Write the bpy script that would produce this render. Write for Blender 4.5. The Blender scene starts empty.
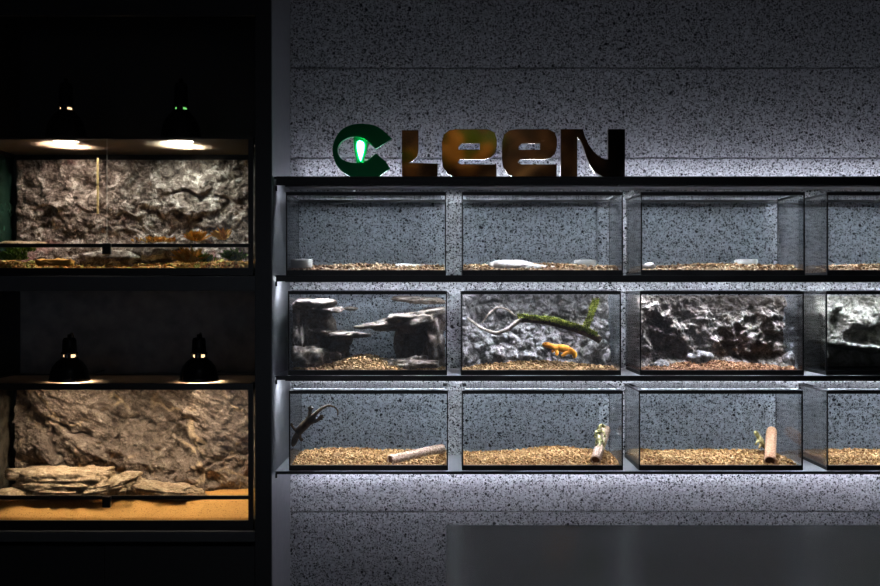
import bpy, bmesh, math, random
import numpy as np
from mathutils import Vector, Matrix, Euler, noise

S = bpy.context.scene
COL = S.collection
PX, PY, F = 448.0, 293.0, 960.0      # principal point and focal length of the photograph
CZ = 1.5

def X(px, d): return (px - PX) / F * d
def Z(py, d): return CZ - (py - PY) / F * d
def W(px, py, d): return Vector((X(px, d), d, Z(py, d)))

# ------------------------------------------------------------------ object helpers
def link(name, me, m=None, parent=None):
    o = bpy.data.objects.new(name, me)
    COL.objects.link(o)
    if m is not None and me is not None:
        me.materials.append(m)
    if parent is not None:
        o.parent = parent
        o.matrix_parent_inverse = Matrix.Translation(parent.location).inverted() if parent.rotation_euler.z == 0 else parent.matrix_basis.inverted()
    return o

def tag(o, label=None, cat=None, group=None, kind=None):
    if label: o['label'] = label
    if cat: o['category'] = cat
    if group: o['group'] = group
    if kind: o['kind'] = kind
    return o

def thing(name, loc, label, cat, group=None):
    o = bpy.data.objects.new(name, None)
    o.empty_display_size = 0.05
    COL.objects.link(o)
    o.location = loc
    return tag(o, label, cat, group)

def fin(name, bm, m, parent=None, smooth=False, bevel=0):
    me = bpy.data.meshes.new(name)
    bmesh.ops.recalc_face_normals(bm, faces=bm.faces)
    bm.to_mesh(me); bm.free()
    if smooth:
        for p in me.polygons: p.use_smooth = True
    o = link(name, me, m, parent)
    if bevel:
        b = o.modifiers.new('bevel', 'BEVEL'); b.width = bevel; b.segments = 2; b.limit_method = 'ANGLE'
    return o

def bx(bm, x0, x1, y0, y1, z0, z1):
    v = [bm.verts.new((x, y, z)) for x in (x0, x1) for y in (y0, y1) for z in (z0, z1)]
    for f in ((0,1,3,2),(4,6,7,5),(0,4,5,1),(2,3,7,6),(0,2,6,4),(1,5,7,3)):
        bm.faces.new([v[i] for i in f])

def box(name, x0, x1, y0, y1, z0, z1, m, parent=None, bevel=0):
    bm = bmesh.new(); bx(bm, x0, x1, y0, y1, z0, z1)
    return fin(name, bm, m, parent, bevel=bevel)

def lathe(bm, prof, c=(0, 0, 0), seg=32, cap=True):
    rings = []
    for r, z in prof:
        if r < 1e-6: rings.append([bm.verts.new((c[0], c[1], c[2] + z))])
        else: rings.append([bm.verts.new((c[0] + r*math.cos(2*math.pi*k/seg), c[1] + r*math.sin(2*math.pi*k/seg), c[2] + z)) for k in range(seg)])
    for a, b in zip(rings, rings[1:]):
        for k in range(seg):
            k2 = (k+1) % seg
            if len(a) == 1 and len(b) == 1: continue
            if len(a) == 1: bm.faces.new((a[0], b[k], b[k2]))
            elif len(b) == 1: bm.faces.new((a[k], a[k2], b[0]))
            else: bm.faces.new((a[k], a[k2], b[k2], b[k]))

def tube(bm, pts, rad, seg=12, cap=True):
    """tapered tube along pts"""
    pts = [Vector(p) for p in pts]
    rings = []
    up = Vector((0.13, 0.2, 0.97))
    for i, p in enumerate(pts):
        t = (pts[min(i+1, len(pts)-1)] - pts[max(i-1, 0)]).normalized()
        n = t.cross(up)
        if n.length < .05: n = t.cross(Vector((1, 0, 0)))
        n.normalize(); b = t.cross(n)
        r = rad[i] if isinstance(rad, (list, tuple)) else rad
        rings.append([bm.verts.new(p + n*r*math.cos(2*math.pi*k/seg) + b*r*math.sin(2*math.pi*k/seg)) for k in range(seg)])
    for a, b in zip(rings, rings[1:]):
        for k in range(seg): bm.faces.new((a[k], a[(k+1) % seg], b[(k+1) % seg], b[k]))
    if cap:
        bm.faces.new(rings[0][::-1]); bm.faces.new(rings[-1])

# ------------------------------------------------------------------ materials
class NT:
    def __init__(s, name):
        s.m = bpy.data.materials.new(name); s.m.use_nodes = True
        s.t = s.m.node_tree; s.t.nodes.clear()
        s.out = s.n('ShaderNodeOutputMaterial')
    def n(s, t, **k):
        nd = s.t.nodes.new(t)
        for a, v in k.items(): setattr(nd, a, v)
        return nd
    def l(s, a, b): s.t.links.new(a, b)
    def coord(s): return s.n('ShaderNodeNewGeometry').outputs['Position']
    def noise(s, scale, detail=4, rough=.55, vec=None, dist=0):
        nd = s.n('ShaderNodeTexNoise'); nd.inputs['Scale'].default_value = scale
        nd.inputs['Detail'].default_value = detail; nd.inputs['Roughness'].default_value = rough
        nd.inputs['Distortion'].default_value = dist
        s.l(vec or s.coord(), nd.inputs['Vector']); return nd.outputs['Fac']
    def ramp(s, fac, stops, interp='LINEAR'):
        r = s.n('ShaderNodeValToRGB'); r.color_ramp.interpolation = interp
        e = r.color_ramp.elements
        while len(e) < len(stops): e.new(.5)
        for q, (p, c) in zip(e, stops):
            q.position = p; q.color = (*c, 1) if len(c) == 3 else c
        s.l(fac, r.inputs['Fac']); return r.outputs['Color']
    def math(s, op, a, b=None, clamp=False):
        nd = s.n('ShaderNodeMath', operation=op); nd.use_clamp = clamp
        for i, v in enumerate((a, b)):
            if v is None: continue
            if isinstance(v, (int, float)): nd.inputs[i].default_value = v
            else: s.l(v, nd.inputs[i])
        return nd.outputs[0]
    def mix(s, fac, a, b, mode='MIX'):
        nd = s.n('ShaderNodeMix', data_type='RGBA', blend_type=mode)
        for i, v in ((0, fac), (6, a), (7, b)):
            if isinstance(v, (int, float)): nd.inputs[i].default_value = v
            elif isinstance(v, tuple): nd.inputs[i].default_value = (*v, 1)
            else: s.l(v, nd.inputs[i])
        return nd.outputs[2]
    def bump(s, h, strength=.5, dist=.01, nrm=None):
        b = s.n('ShaderNodeBump'); b.inputs['Strength'].default_value = strength; b.inputs['Distance'].default_value = dist
        s.l(h, b.inputs['Height'])
        if nrm is not None: s.l(nrm, b.inputs['Normal'])
        return b.outputs[0]
    def bsdf(s, col, rough=.5, metal=0, nrm=None, spec=.5, **k):
        b = s.n('ShaderNodeBsdfPrincipled')
        for nm, v in (('Base Color', col), ('Roughness', rough), ('Metallic', metal), ('Specular IOR Level', spec)):
            if isinstance(v, tuple): b.inputs[nm].default_value = (*v, 1)
            elif isinstance(v, (int, float)): b.inputs[nm].default_value = v
            else: s.l(v, b.inputs[nm])
        for nm, v in k.items(): b.inputs[nm.replace('_', ' ')].default_value = v
        if nrm is not None: s.l(nrm, b.inputs['Normal'])
        s.l(b.outputs[0], s.out.inputs[0]); return s.m

def plain(name, col, rough=.5, metal=0, var=.15, scale=30, bump=.05, spec=.5):
    t = NT(name); f = t.noise(scale)
    c = t.mix(f, tuple(v*(1-var) for v in col), tuple(min(1, v*(1+var)) for v in col))
    r = t.math('ADD', t.math('MULTIPLY', t.noise(scale*2.3), .12), rough-.06)
    return t.bsdf(c, r, metal, t.bump(f, bump, .002) if bump else None, spec)

def emit(name, col, s, tex=False):
    t = NT(name); e = t.n('ShaderNodeEmission'); e.inputs[0].default_value = (*col, 1); e.inputs[1].default_value = s
    t.l(e.outputs[0], t.out.inputs[0]); return t.m

def glass(name, tint, refl=1.0, dirt=.0):
    t = NT(name)
    tr = t.n('ShaderNodeBsdfTransparent'); tr.inputs[0].default_value = (*tint, 1)
    gl = t.n('ShaderNodeBsdfGlossy'); gl.inputs['Roughness'].default_value = .02; gl.inputs[0].default_value = (1, 1, 1, 1)
    fr = t.n('ShaderNodeFresnel'); fr.inputs[0].default_value = 1.5
    mx = t.n('ShaderNodeMixShader'); t.l(t.math('MULTIPLY', fr.outputs[0], refl), mx.inputs[0])
    t.l(tr.outputs[0], mx.inputs[1]); t.l(gl.outputs[0], mx.inputs[2])
    t.l(mx.outputs[0], t.out.inputs[0]); return t.m

def stone_wall():
    t = NT('pumice_stone')
    P = t.coord()
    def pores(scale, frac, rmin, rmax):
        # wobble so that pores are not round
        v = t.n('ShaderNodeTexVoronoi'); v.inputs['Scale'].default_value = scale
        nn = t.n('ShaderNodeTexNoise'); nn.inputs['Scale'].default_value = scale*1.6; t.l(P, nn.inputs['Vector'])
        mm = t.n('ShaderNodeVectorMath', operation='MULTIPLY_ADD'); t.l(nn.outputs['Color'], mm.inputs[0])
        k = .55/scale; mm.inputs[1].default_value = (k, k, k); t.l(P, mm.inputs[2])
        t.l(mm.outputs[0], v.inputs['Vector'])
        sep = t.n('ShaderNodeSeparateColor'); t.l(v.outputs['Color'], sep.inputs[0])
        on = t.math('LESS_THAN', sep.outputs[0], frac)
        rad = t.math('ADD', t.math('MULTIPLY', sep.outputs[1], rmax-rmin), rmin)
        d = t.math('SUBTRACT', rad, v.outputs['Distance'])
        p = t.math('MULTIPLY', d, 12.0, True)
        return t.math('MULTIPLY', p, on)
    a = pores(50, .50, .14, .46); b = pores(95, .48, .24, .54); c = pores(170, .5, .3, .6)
    n1 = t.noise(260, 3, .6); n2 = t.noise(3.0, 3); n3 = t.noise(85, 5, .75)
    base = t.mix(t.ramp(n3, [(.36, (0, 0, 0)), (.64, (1, 1, 1))]), (.40, .41, .435), (.90, .91, .94))
    base = t.mix(t.ramp(n2, [(.35, (0, 0, 0)), (.7, (1, 1, 1))]), base, t.mix(.25, base, (.60, .605, .63)))
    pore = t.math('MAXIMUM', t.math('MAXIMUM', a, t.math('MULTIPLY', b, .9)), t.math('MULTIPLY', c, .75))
    col = t.mix(pore, base, (.02, .02, .024))  # shade inside the pores painted dark into the stone colour
    h = t.math('SUBTRACT', t.math('MULTIPLY', n3, .6), pore)
    h = t.math('ADD', h, t.math('MULTIPLY', n1, .35))
    return t.bsdf(col, .62, 0, t.bump(h, 1.0, .006), .5)

def rock_mat(name, stops, scale=14, fine=90, bump=.9, bd=.012, rough=.85, vein=None, spec=.25, spots=None):
    t = NT(name); n = t.noise(scale, 8, .68, dist=.6)
    col = t.ramp(n, stops)
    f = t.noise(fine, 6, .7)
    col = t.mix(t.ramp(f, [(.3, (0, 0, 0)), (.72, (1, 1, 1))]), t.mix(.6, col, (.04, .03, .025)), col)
    if vein:
        m = t.n('ShaderNodeTexVoronoi', feature='DISTANCE_TO_EDGE'); m.inputs['Scale'].default_value = vein[0]
        nn = t.n('ShaderNodeTexNoise'); nn.inputs['Scale'].default_value = 9; nn.inputs['Detail'].default_value = 5; t.l(t.coord(), nn.inputs['Vector'])
        mm = t.n('ShaderNodeVectorMath', operation='MULTIPLY_ADD'); t.l(nn.outputs['Color'], mm.inputs[0]); mm.inputs[1].default_value = (.16, .16, .16); t.l(t.coord(), mm.inputs[2])
        t.l(mm.outputs[0], m.inputs['Vector'])
        e = t.ramp(m.outputs['Distance'], [(0, (1, 1, 1)), (.05, (0, 0, 0))])
        col = t.mix(t.math('MULTIPLY', e, t.ramp(t.noise(6), [(.45, (0, 0, 0)), (.6, (1, 1, 1))])), col, vein[1])
    if spots:
        s = t.ramp(t.noise(spots[0], 3), [(spots[2], (0, 0, 0)), (spots[2]+.08, (1, 1, 1))])
        col = t.mix(s, col, spots[1])
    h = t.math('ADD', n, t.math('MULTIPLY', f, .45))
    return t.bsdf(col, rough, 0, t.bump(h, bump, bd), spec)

def chip_mat(name, cols, rough=.75):
    t = NT(name); g = t.n('ShaderNodeNewGeometry')
    k = len(cols); c = t.ramp(g.outputs['Random Per Island'], [(i/(k-1), q) for i, q in enumerate(cols)])
    c = t.mix(t.noise(300, 2), c, t.mix(.35, c, (.1, .05, .02)))
    return t.bsdf(c, rough, 0, None, .3)

def two_tone(name, a, b, scale, lo=.45, hi=.55, rough=.6, bump=.2, detail=3, spec=.4, bd=.003):
    t = NT(name); n = t.noise(scale, detail)
    return t.bsdf(t.ramp(n, [(lo, a), (hi, b)]), rough, 0, t.bump(t.noise(scale*4, 3), bump, bd), spec)

M = {}
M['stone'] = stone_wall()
M['black'] = plain('black_silicone_frame', (.008, .008, .009), .35)
M['lam'] = plain('black_laminate', (.020, .020, .022), .38, bump=.06, scale=60)
M['niche'] = two_tone('mottled_black_board', (.20, .205, .215), (.30, .305, .32), 14, .35, .65, .55, .1, 6)
M['board'] = plain('dark_grey_board', (.085, .087, .092), .4, bump=.05)
M['side'] = plain('brushed_grey_panel', (.20, .205, .22), .42, .2, scale=20, bump=.1)
M['plate'] = plain('grey_steel_plate', (.36, .365, .385), .38, .3, scale=40)
M['shelf'] = plain('black_steel_shelf', (.05, .05, .055), .28, .6, scale=40)
M['gl'] = glass('clear_tank_glass', (.972, .988, .997), .45)
M['gls'] = glass('side_tank_glass', (.985, .992, .996), .6)
M['glw'] = glass('front_door_glass', (.975, .975, .97), .5)
M['lid'] = glass('lid_glass', (.985, .992, .995), .8)
M['green_refl'] = two_tone('green_painted_reflection', (.012, .03, .024), (.03, .075, .055), 9, .3, .7, .25, .1)  # opaque colour standing in for a green reflection in the glass
M['brown_refl'] = two_tone('brown_painted_reflection', (.05, .045, .035), (.12, .105, .085), 22, .4, .6, .25, .1)  # opaque grey-brown standing in for a reflection in the glass
M['led'] = emit('led_diffuser', (.84, .90, 1.0), 265)
M['led_back'] = emit('led_diffuser_rear', (.84, .88, 1.0), 5.5)
M['led_low'] = emit('led_diffuser_low', (.86, .86, 1.0), 38)
M['led_up'] = emit('led_diffuser_bright', (.84, .86, 1.0), 19)
M['bulbw'] = emit('heat_bulb_glass', (1.0, .82, .60), 200)
M['bulbn'] = emit('daylight_bulb_glass', (1.0, .86, .72), 150)
M['bulbg'] = emit('uv_bulb_glass', (.94, 1.0, .88), 170)
M['neck'] = emit('warm_bulb_neck', (1.0, .66, .36), 2.0)
M['neckg'] = emit('green_bulb_neck', (.25, .9, .22), .8)
M['mesh'] = plain('bronze_screen_wire', (.30, .22, .15), .45, .5, bump=0)
M['counter'] = two_tone('grey_stone_counter', (.075, .077, .084), (.095, .098, .106), 5, .35, .65, .20, .02, 5, .8, .0006)
M['mirror'] = None
t = NT('polished_bronze_mirror'); M['mirror'] = t.bsdf((.75, .66, .55), .06, 1.0)
t = NT('polished_green_mirror'); M['mirrorg'] = t.bsdf((.04, .62, .24), .14, .72)
M['slit'] = emit('green_lit_slit', (.10, 1.0, .45), 26)
M['slitrim'] = emit('green_slit_edge', (.0, .55, .25), .5)
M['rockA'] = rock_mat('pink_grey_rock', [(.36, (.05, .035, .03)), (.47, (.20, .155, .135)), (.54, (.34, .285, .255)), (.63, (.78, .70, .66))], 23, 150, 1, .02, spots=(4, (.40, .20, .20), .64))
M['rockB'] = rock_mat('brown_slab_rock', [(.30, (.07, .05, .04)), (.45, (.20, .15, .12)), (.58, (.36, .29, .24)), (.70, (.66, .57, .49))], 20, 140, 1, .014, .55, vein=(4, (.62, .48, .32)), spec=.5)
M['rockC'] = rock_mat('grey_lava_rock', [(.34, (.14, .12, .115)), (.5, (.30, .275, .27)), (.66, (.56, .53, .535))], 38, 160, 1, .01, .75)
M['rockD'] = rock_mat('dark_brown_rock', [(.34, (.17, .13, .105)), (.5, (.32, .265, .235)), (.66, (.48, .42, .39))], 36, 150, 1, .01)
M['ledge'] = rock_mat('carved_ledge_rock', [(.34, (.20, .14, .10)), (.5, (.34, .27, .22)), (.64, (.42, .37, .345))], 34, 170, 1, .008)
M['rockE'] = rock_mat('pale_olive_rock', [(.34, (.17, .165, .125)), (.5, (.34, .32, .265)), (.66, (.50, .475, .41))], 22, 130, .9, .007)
M['sandst'] = rock_mat('yellow_sandstone', [(.3, (.30, .20, .12)), (.48, (.60, .45, .29)), (.62, (.84, .68, .48))], 26, 130, 1, .014, .7)
def sand():
    t = NT('orange_sand'); f = t.noise(190, 4, .8); g = t.noise(9, 4)
    c = t.mix(g, (.50, .26, .075), (.62, .35, .11)); d = t.ramp(f, [(.34, (.30, .22, .15)), (.46, (1, 1, 1))])
    c = t.mix(1.0, c, d, 'MULTIPLY')
    return t.bsdf(c, .9, 0, t.bump(f, .6, .003), .2)
M['sand'] = sand()
M['chip3'] = chip_mat('tan_wood_pellets', [(.16, .06, .014), (.36, .18, .06), (.46, .265, .105), (.56, .36, .17)])
M['chip1'] = chip_mat('brown_wood_chips', [(.09, .04, .018), (.28, .15, .065), (.44, .28, .15), (.58, .45, .30)])
M['chip2'] = chip_mat('amber_gravel', [(.24, .12, .045), (.48, .28, .12), (.66, .42, .2)])
M['chipr'] = chip_mat('red_brown_gravel', [(.14, .06, .03), (.42, .20, .10), (.55, .30, .16)])
M['chipu'] = chip_mat('leaf_litter_chips', [(.22, .10, .03), (.62, .30, .09), (.70, .50, .18), (.36, .42, .10)])
M['white'] = plain('white_bowl_plastic', (.50, .49, .46), .4, bump=0, var=.05)
M['pale'] = two_tone('pale_rough_stone', (.40, .36, .33), (.52, .48, .45), 60, .4, .6, .8, .5)
M['cork'] = two_tone('pressed_cork', (.38, .19, .10), (.58, .34, .21), 170, .4, .56, .8, .5, 3, .2)
M['corkin'] = two_tone('cork_inside', (.16, .07, .035), (.24, .11, .06), 90, .4, .6, .9, .3)
M['corklog'] = two_tone('bark_bits_log', (.28, .17, .11), (.58, .42, .32), 150, .4, .58, .8, .6, 3, .2)
M['geckd'] = two_tone('dark_brown_gecko_skin', (.075, .045, .02), (.15, .09, .04), 45, .4, .6, .6, .3)
M['gecko'] = two_tone('orange_gecko_skin', (.90, .30, .015), (1.0, .46, .03), 55, .4, .6, .45, .2)
M['geckm'] = two_tone('mottled_gecko_skin', (.13, .11, .025), (.42, .36, .17), 95, .46, .54, .55, .3)
M['geckp'] = two_tone('olive_gecko_skin', (.22, .15, .04), (.50, .42, .18), 90, .4, .6, .55, .3)
M['gpale'] = plain('cream_gecko_head', (.85, .78, .55), .5, var=.08, bump=0)
M['eye'] = plain('dark_eye', (.01, .008, .006), .15, bump=0)
M['twig'] = two_tone('grey_brown_bark', (.16, .115, .09), (.40, .33, .28), 60, .35, .65, .8, .7)
M['wood'] = two_tone('dark_brown_bark', (.05, .03, .02), (.14, .09, .06), 50, .35, .65, .8, .6)
M['moss'] = chip_mat('green_moss', [(.07, .09, .004), (.20, .24, .02), (.38, .40, .05)])
M['leaf'] = chip_mat('green_leaves', [(.04, .10, .01), (.10, .22, .02), (.22, .34, .05)], .5)
M['leafo'] = chip_mat('orange_leaves', [(.45, .20, .03), (.70, .34, .06), (.62, .46, .14)], .6)
M['lamp'] = plain('black_lamp_enamel', (.010, .010, .011), .22, bump=0)
M['lampin'] = plain('white_lamp_lining', (.6, .6, .58), .4, bump=0)
M['strip'] = plain('yellow_gauge_strip', (.34, .27, .12), .4, bump=0)
M['floor'] = plain('dark_floor_stone', (.05, .05, .052), .45, scale=6)
M['ceil'] = plain('dark_ceiling_paint', (.012, .012, .013), .8)
M['timber'] = two_tone('brown_timber', (.03, .015, .008), (.16, .08, .035), 7, .47, .55, .6, .2, 6)
M['clay'] = plain('terracotta', (.62, .30, .10), .7, scale=12)
M['bark2'] = plain('tan_bark', (.50, .34, .18), .8, scale=14, bump=.4)
M['cable'] = plain('black_cable', (.012, .012, .012), .5, bump=0)
M['vent'] = plain('grey_vent_strip', (.35, .36, .38), .35, .7, bump=0)

# ------------------------------------------------------------------ room shell
def struct(o): o['kind'] = 'structure'; return o
WALL = 4.02
HC = 3.35
XL, XR, YB = -2.3, 2.6, -1.9
struct(box('floor', XL, XR, YB, 4.4, -.1, 0, M['floor']))
struct(box('ceiling', XL, XR, YB, 4.4, HC, HC+.1, M['ceil']))
struct(box('wall_left', XL-.1, XL, YB, 4.4, 0, HC, M['ceil']))
struct(box('wall_right', XR, XR+.1, YB, 4.4, 0, HC, M['ceil']))
struct(box('wall_front', XL, XR, YB-.1, YB, 2.25, HC, M['ceil']))      # invented opening left below, so ambient light reaches the cabinet
struct(box('wall_recess', XL, -.68, 4.19, 4.3, 0, HC, M['niche']))
CX = X(272, 3.6)                   # right face of the cabinet
bm = bmesh.new()
bx(bm, CX-.02, XR, WALL+.026, 4.3, 0, HC)
rows = [(Z(68, WALL), HC, [417, 598, 781]), (Z(158, WALL), Z(68, WALL), [598, 781]),
        (Z(512, WALL), Z(158, WALL), [419, 597, 781]), (.0, Z(512, WALL), [325, 880])]
for z0, z1, seams in rows:
    xs = [CX-.02] + [X(s, WALL) for s in seams if X(s, WALL) < XR] + [XR]
    for a, b in zip(xs, xs[1:]):
        bx(bm, a+.0012, b-.0012, WALL, WALL+.0262, z0+.0028, z1-.0028)
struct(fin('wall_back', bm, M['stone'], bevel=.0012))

# ------------------------------------------------------------------ cabinet at the left
FD = 3.6
CL = X(-45, FD)
cab = thing('display_cabinet', ((CL+CX)/2, 3.9, 0), 'tall black built-in cabinet holding the two large lamp-lit tanks at the left', 'cabinet')
YBK = 4.17
pr = X(255, FD)
o = box('side_panel', pr, CX-.004, FD, YBK, 0, HC, M['lam'], cab, bevel=.001)
o = box('outer_side_panel', CX-.004, CX, FD+.002, WALL, 0, HC, M['side'], cab); o['label'] = 'grey brushed outer face of the cabinet side'
box('side_panel', CL-.06, CL, FD, YBK, 0, HC, M['lam'], cab, bevel=.001)
box('back_panel', CL, pr, YBK-.02, YBK, 0, Z(284, FD), M['niche'], cab)
box('back_panel', CL, pr, YBK-.02, YBK, Z(284, FD), HC, M['lam'], cab)  # darker material than the lower back, deeper shade put into the colour
box('header_panel', CL, pr, FD+.004, FD+.022, Z(15, FD), HC, M['lam'], cab, bevel=.001)
box('shelf_board', CL, pr, FD+.002, YBK-.02, Z(291, FD), Z(276, FD), M['board'], cab, bevel=.0015)
box('shelf_board', CL, pr, FD+.002, YBK-.02, Z(542, FD), Z(531.5, FD), M['board'], cab, bevel=.0015)
dx = X(104, FD)
for a, b in ((CL+.002, dx-.001), (dx+.001, pr-.002)):
    d = box('cabinet_door', a, b, FD+.004, FD+.024, .06, Z(546.5, FD), M['lam'], cab, bevel=.001)

# ------------------------------------------------------------------ tanks
def frame_tank(name, label, x0, x1, y0, y1, z0, z1, style, group=None, sil='black'):
    """style: 'rack' small tank with lid, 'wide' screen-top door tank"""
    t = thing(name, ((x0+x1)/2, y0, z0), label, 'tank', group)
    k = M[sil]
    g = .004
    if style == 'rack':
        rb, rt, e = .019, .013, .0045
        bm = bmesh.new()       # base frame
        bx(bm, x0, x1, y0, y0+.010, z0, z0+rb); bx(bm, x0, x1, y1-.010, y1, z0, z0+rb)
        bx(bm, x0, x0+.010, y0+.010, y1-.010, z0, z0+.012); bx(bm, x1-.010, x1, y0+.010, y1-.010, z0, z0+.012)
        bx(bm, x0+.010, x1-.010, y0+.010, y1-.010, z0+.001, z0+.007)
        fin('base_frame', bm, k, t)
        bm = bmesh.new()
        bx(bm, x0, x1, y0, y0+.008, z1-rt, z1); bx(bm, x0, x1, y1-.008, y1, z1-rt, z1)
        bx(bm, x0, x0+.005, y0+.008, y1-.008, z1-.008, z1); bx(bm, x1-.005, x1, y0+.008, y1-.008, z1-.008, z1)
        fin('top_frame', bm, k, t)
        for xx in (x0, x1-e):
            box('corner_seal', xx, xx+e, y0, y0+.006, z0+rb, z1-rt, k, t)
            box('corner_seal', xx+(.001 if xx == x0 else e-.003), xx+(.003 if xx == x0 else e-.001), y1-.006, y1, z0+rb, z1-rt, k, t)
        box('front_pane', x0+e, x1-e, y0+.002, y0+.002+g, z0+rb, z1-rt, M['gl'], t)
        box('back_pane', x0+e, x1-e, y1-.006, y1-.006+g, z0+rb, z1-rt, M['gl'], t)
        for xx in (x0+.0005, x1-g-.0005):
            box('side_pane', xx, xx+g, y0+.0065, y1-.0065, z0+.012, z1-.008, M['gls'], t)
        l = box('lid', x0+.02, x1-.02, y0+.045, y1-.01, z1+.001, z1+.005, M['lid'], t)
        vs = box('vent_strip', x0+.012, x1-.012, y0+.010, y0+.040, z1+.0005, z1+.0035, M['vent'], t)
        bm = bmesh.new()
        for q in range(26):
            xx = x0+.04+q*(x1-x0-.08)/26
            bx(bm, xx, xx+.010, y0+.018, y0+.030, z1+.0037, z1+.0045)
        fin('vent_slots', bm, k, vs)
    return t

TF = 3.665; TD = .30; TB = TF+TD
cols1 = [(286, 446), (462, 623), (641, 805), (827, 990)]
cols2 = [(288, 447), (461, 621), (640, 804), (826, 990)]
cols3 = [(289, 448), (462, 623), (639, 803), (827, 990)]
rowz = [(Z(275.2, TF), Z(192, TF)), (Z(375.2, TF), Z(291, TF)), (Z(470.4, TF), Z(390.5, TF))]
labs = [['black-framed glass tank on the upper shelf with a white bowl in its left corner',
         'black-framed glass tank on the upper shelf holding a long pale stone and a white bowl',
         'black-framed glass tank on the upper shelf with only a white bowl right of its middle',
         'bare black-framed glass tank on the upper shelf cut off by the right picture edge'],
        ['middle shelf glass tank holding carved brown ledges left and right of a gap',
         'middle shelf glass tank holding the orange gecko and mossy branch',
         'middle shelf glass tank lined with dark overhanging rock and red-brown gravel',
         'middle shelf glass tank with pale olive rock cut off by the right picture edge'],
        ['lowest shelf glass tank with a dark gecko clinging to its front glass',
         'lowest shelf glass tank with heaped pellets and a gecko on a leaning log',
         'lowest shelf glass tank with a smooth cork tube leaning upright at its right',
         'lowest shelf glass tank with only tan bedding, cut off by the right picture edge']]
T = {}
for r, cs in enumerate((cols1, cols2, cols3)):
    for c, (a, b) in enumerate(cs):
        z0, z1 = rowz[r]
        x0, x1 = X(a, TF), X(b, TF)
        frame_tank('terrarium', labs[r][c], x0, x1, TF, TB, z0, z1, 'rack', 'glass tanks on the lit rack')
        T[r, c] = (x0+.006, x1-.006, TF+.011, TB-.011, z0+.0075, z1)

# shelves of the rack
SF = TF-.02
SXL, SXR = CX+.001, XR-.05
shz = [(Z(185.3, SF), Z(176.3, SF)), (Z(281.5, SF), rowz[0][0]-.0005), (Z(380, SF), rowz[1][0]-.0005), (Z(474.3, SF), rowz[2][0]-.0005)]
shl = ['black steel shelf under the row of mirrored letters', 'black steel shelf carrying the bare upper tanks with white bowls',
       'black steel shelf carrying the tanks filled with rock', 'thin black steel shelf carrying the lowest tanks of tan bedding']
for i, (a, b) in enumerate(shz):
    t = thing('wall_shelf', ((SXL+SXR)/2, SF, a), shl[i], 'shelf', 'steel shelves of the rack')
    bm = bmesh.new()
    bx(bm, SXL, SXR, SF+.004, WALL-.001, b-.006 if i else b-.012, b)
    fin('shelf_plate', bm, M['plate'], t, bevel=.001)
    bm = bmesh.new()
    bx(bm, SXL+.006, SXR, SF, SF+.004, a, b+.0)
    if i == 0: bx(bm, SXL+.0, SXR, SF-.008, SF, b-.010, b-.002); bx(bm, SXL+.008, SXR, SF-.004, SF, a, a+.006)
    fin('front_lip', bm, M['black'], t, bevel=.001)
    br = bmesh.new()
    bx(br, SXL, SXL+.006, SF+.02, SF+.04, a-.018, a)
    fin('bracket', br, M['black'], t)
    z = (b-.006 if i else b-.012)
    if i < 3:
        xs_ = SXL+(.09 if i == 0 else .035)
        box('light_strip', xs_, SXR-.02, 3.715, 3.729, z-.009, z-.0005, M['led'], t)
        box('strip_baffle', xs_, SXR-.02, 3.7295, 3.7315, z-.0085, z-.0005, M['black'], t)  # added unseen baffle, keeps strip light off the wall behind
        box('strip_baffle', SXL+.03, SXR-.02, 3.709, 3.713, z-.020, z-.0005, M['black'], t)  # added unseen baffle, hides the strip from the counter
    yr = 3.972 if i == 3 else 3.925
    if i: box('light_strip', SXL+.05, SXR-.02, yr, yr+.012, z-.006, z-.0005, M['led_low' if i == 3 else 'led_back'], t)
    if i == 0:
        box('light_strip', SXL+.06, SXR-.02, 3.958, 3.970, b+.0005, b+.007, M['led_up'], t)

def sstep(a, b, t):
    t = max(0, min(1, (t-a)/(b-a))); return t*t*(3-2*t)
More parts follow.
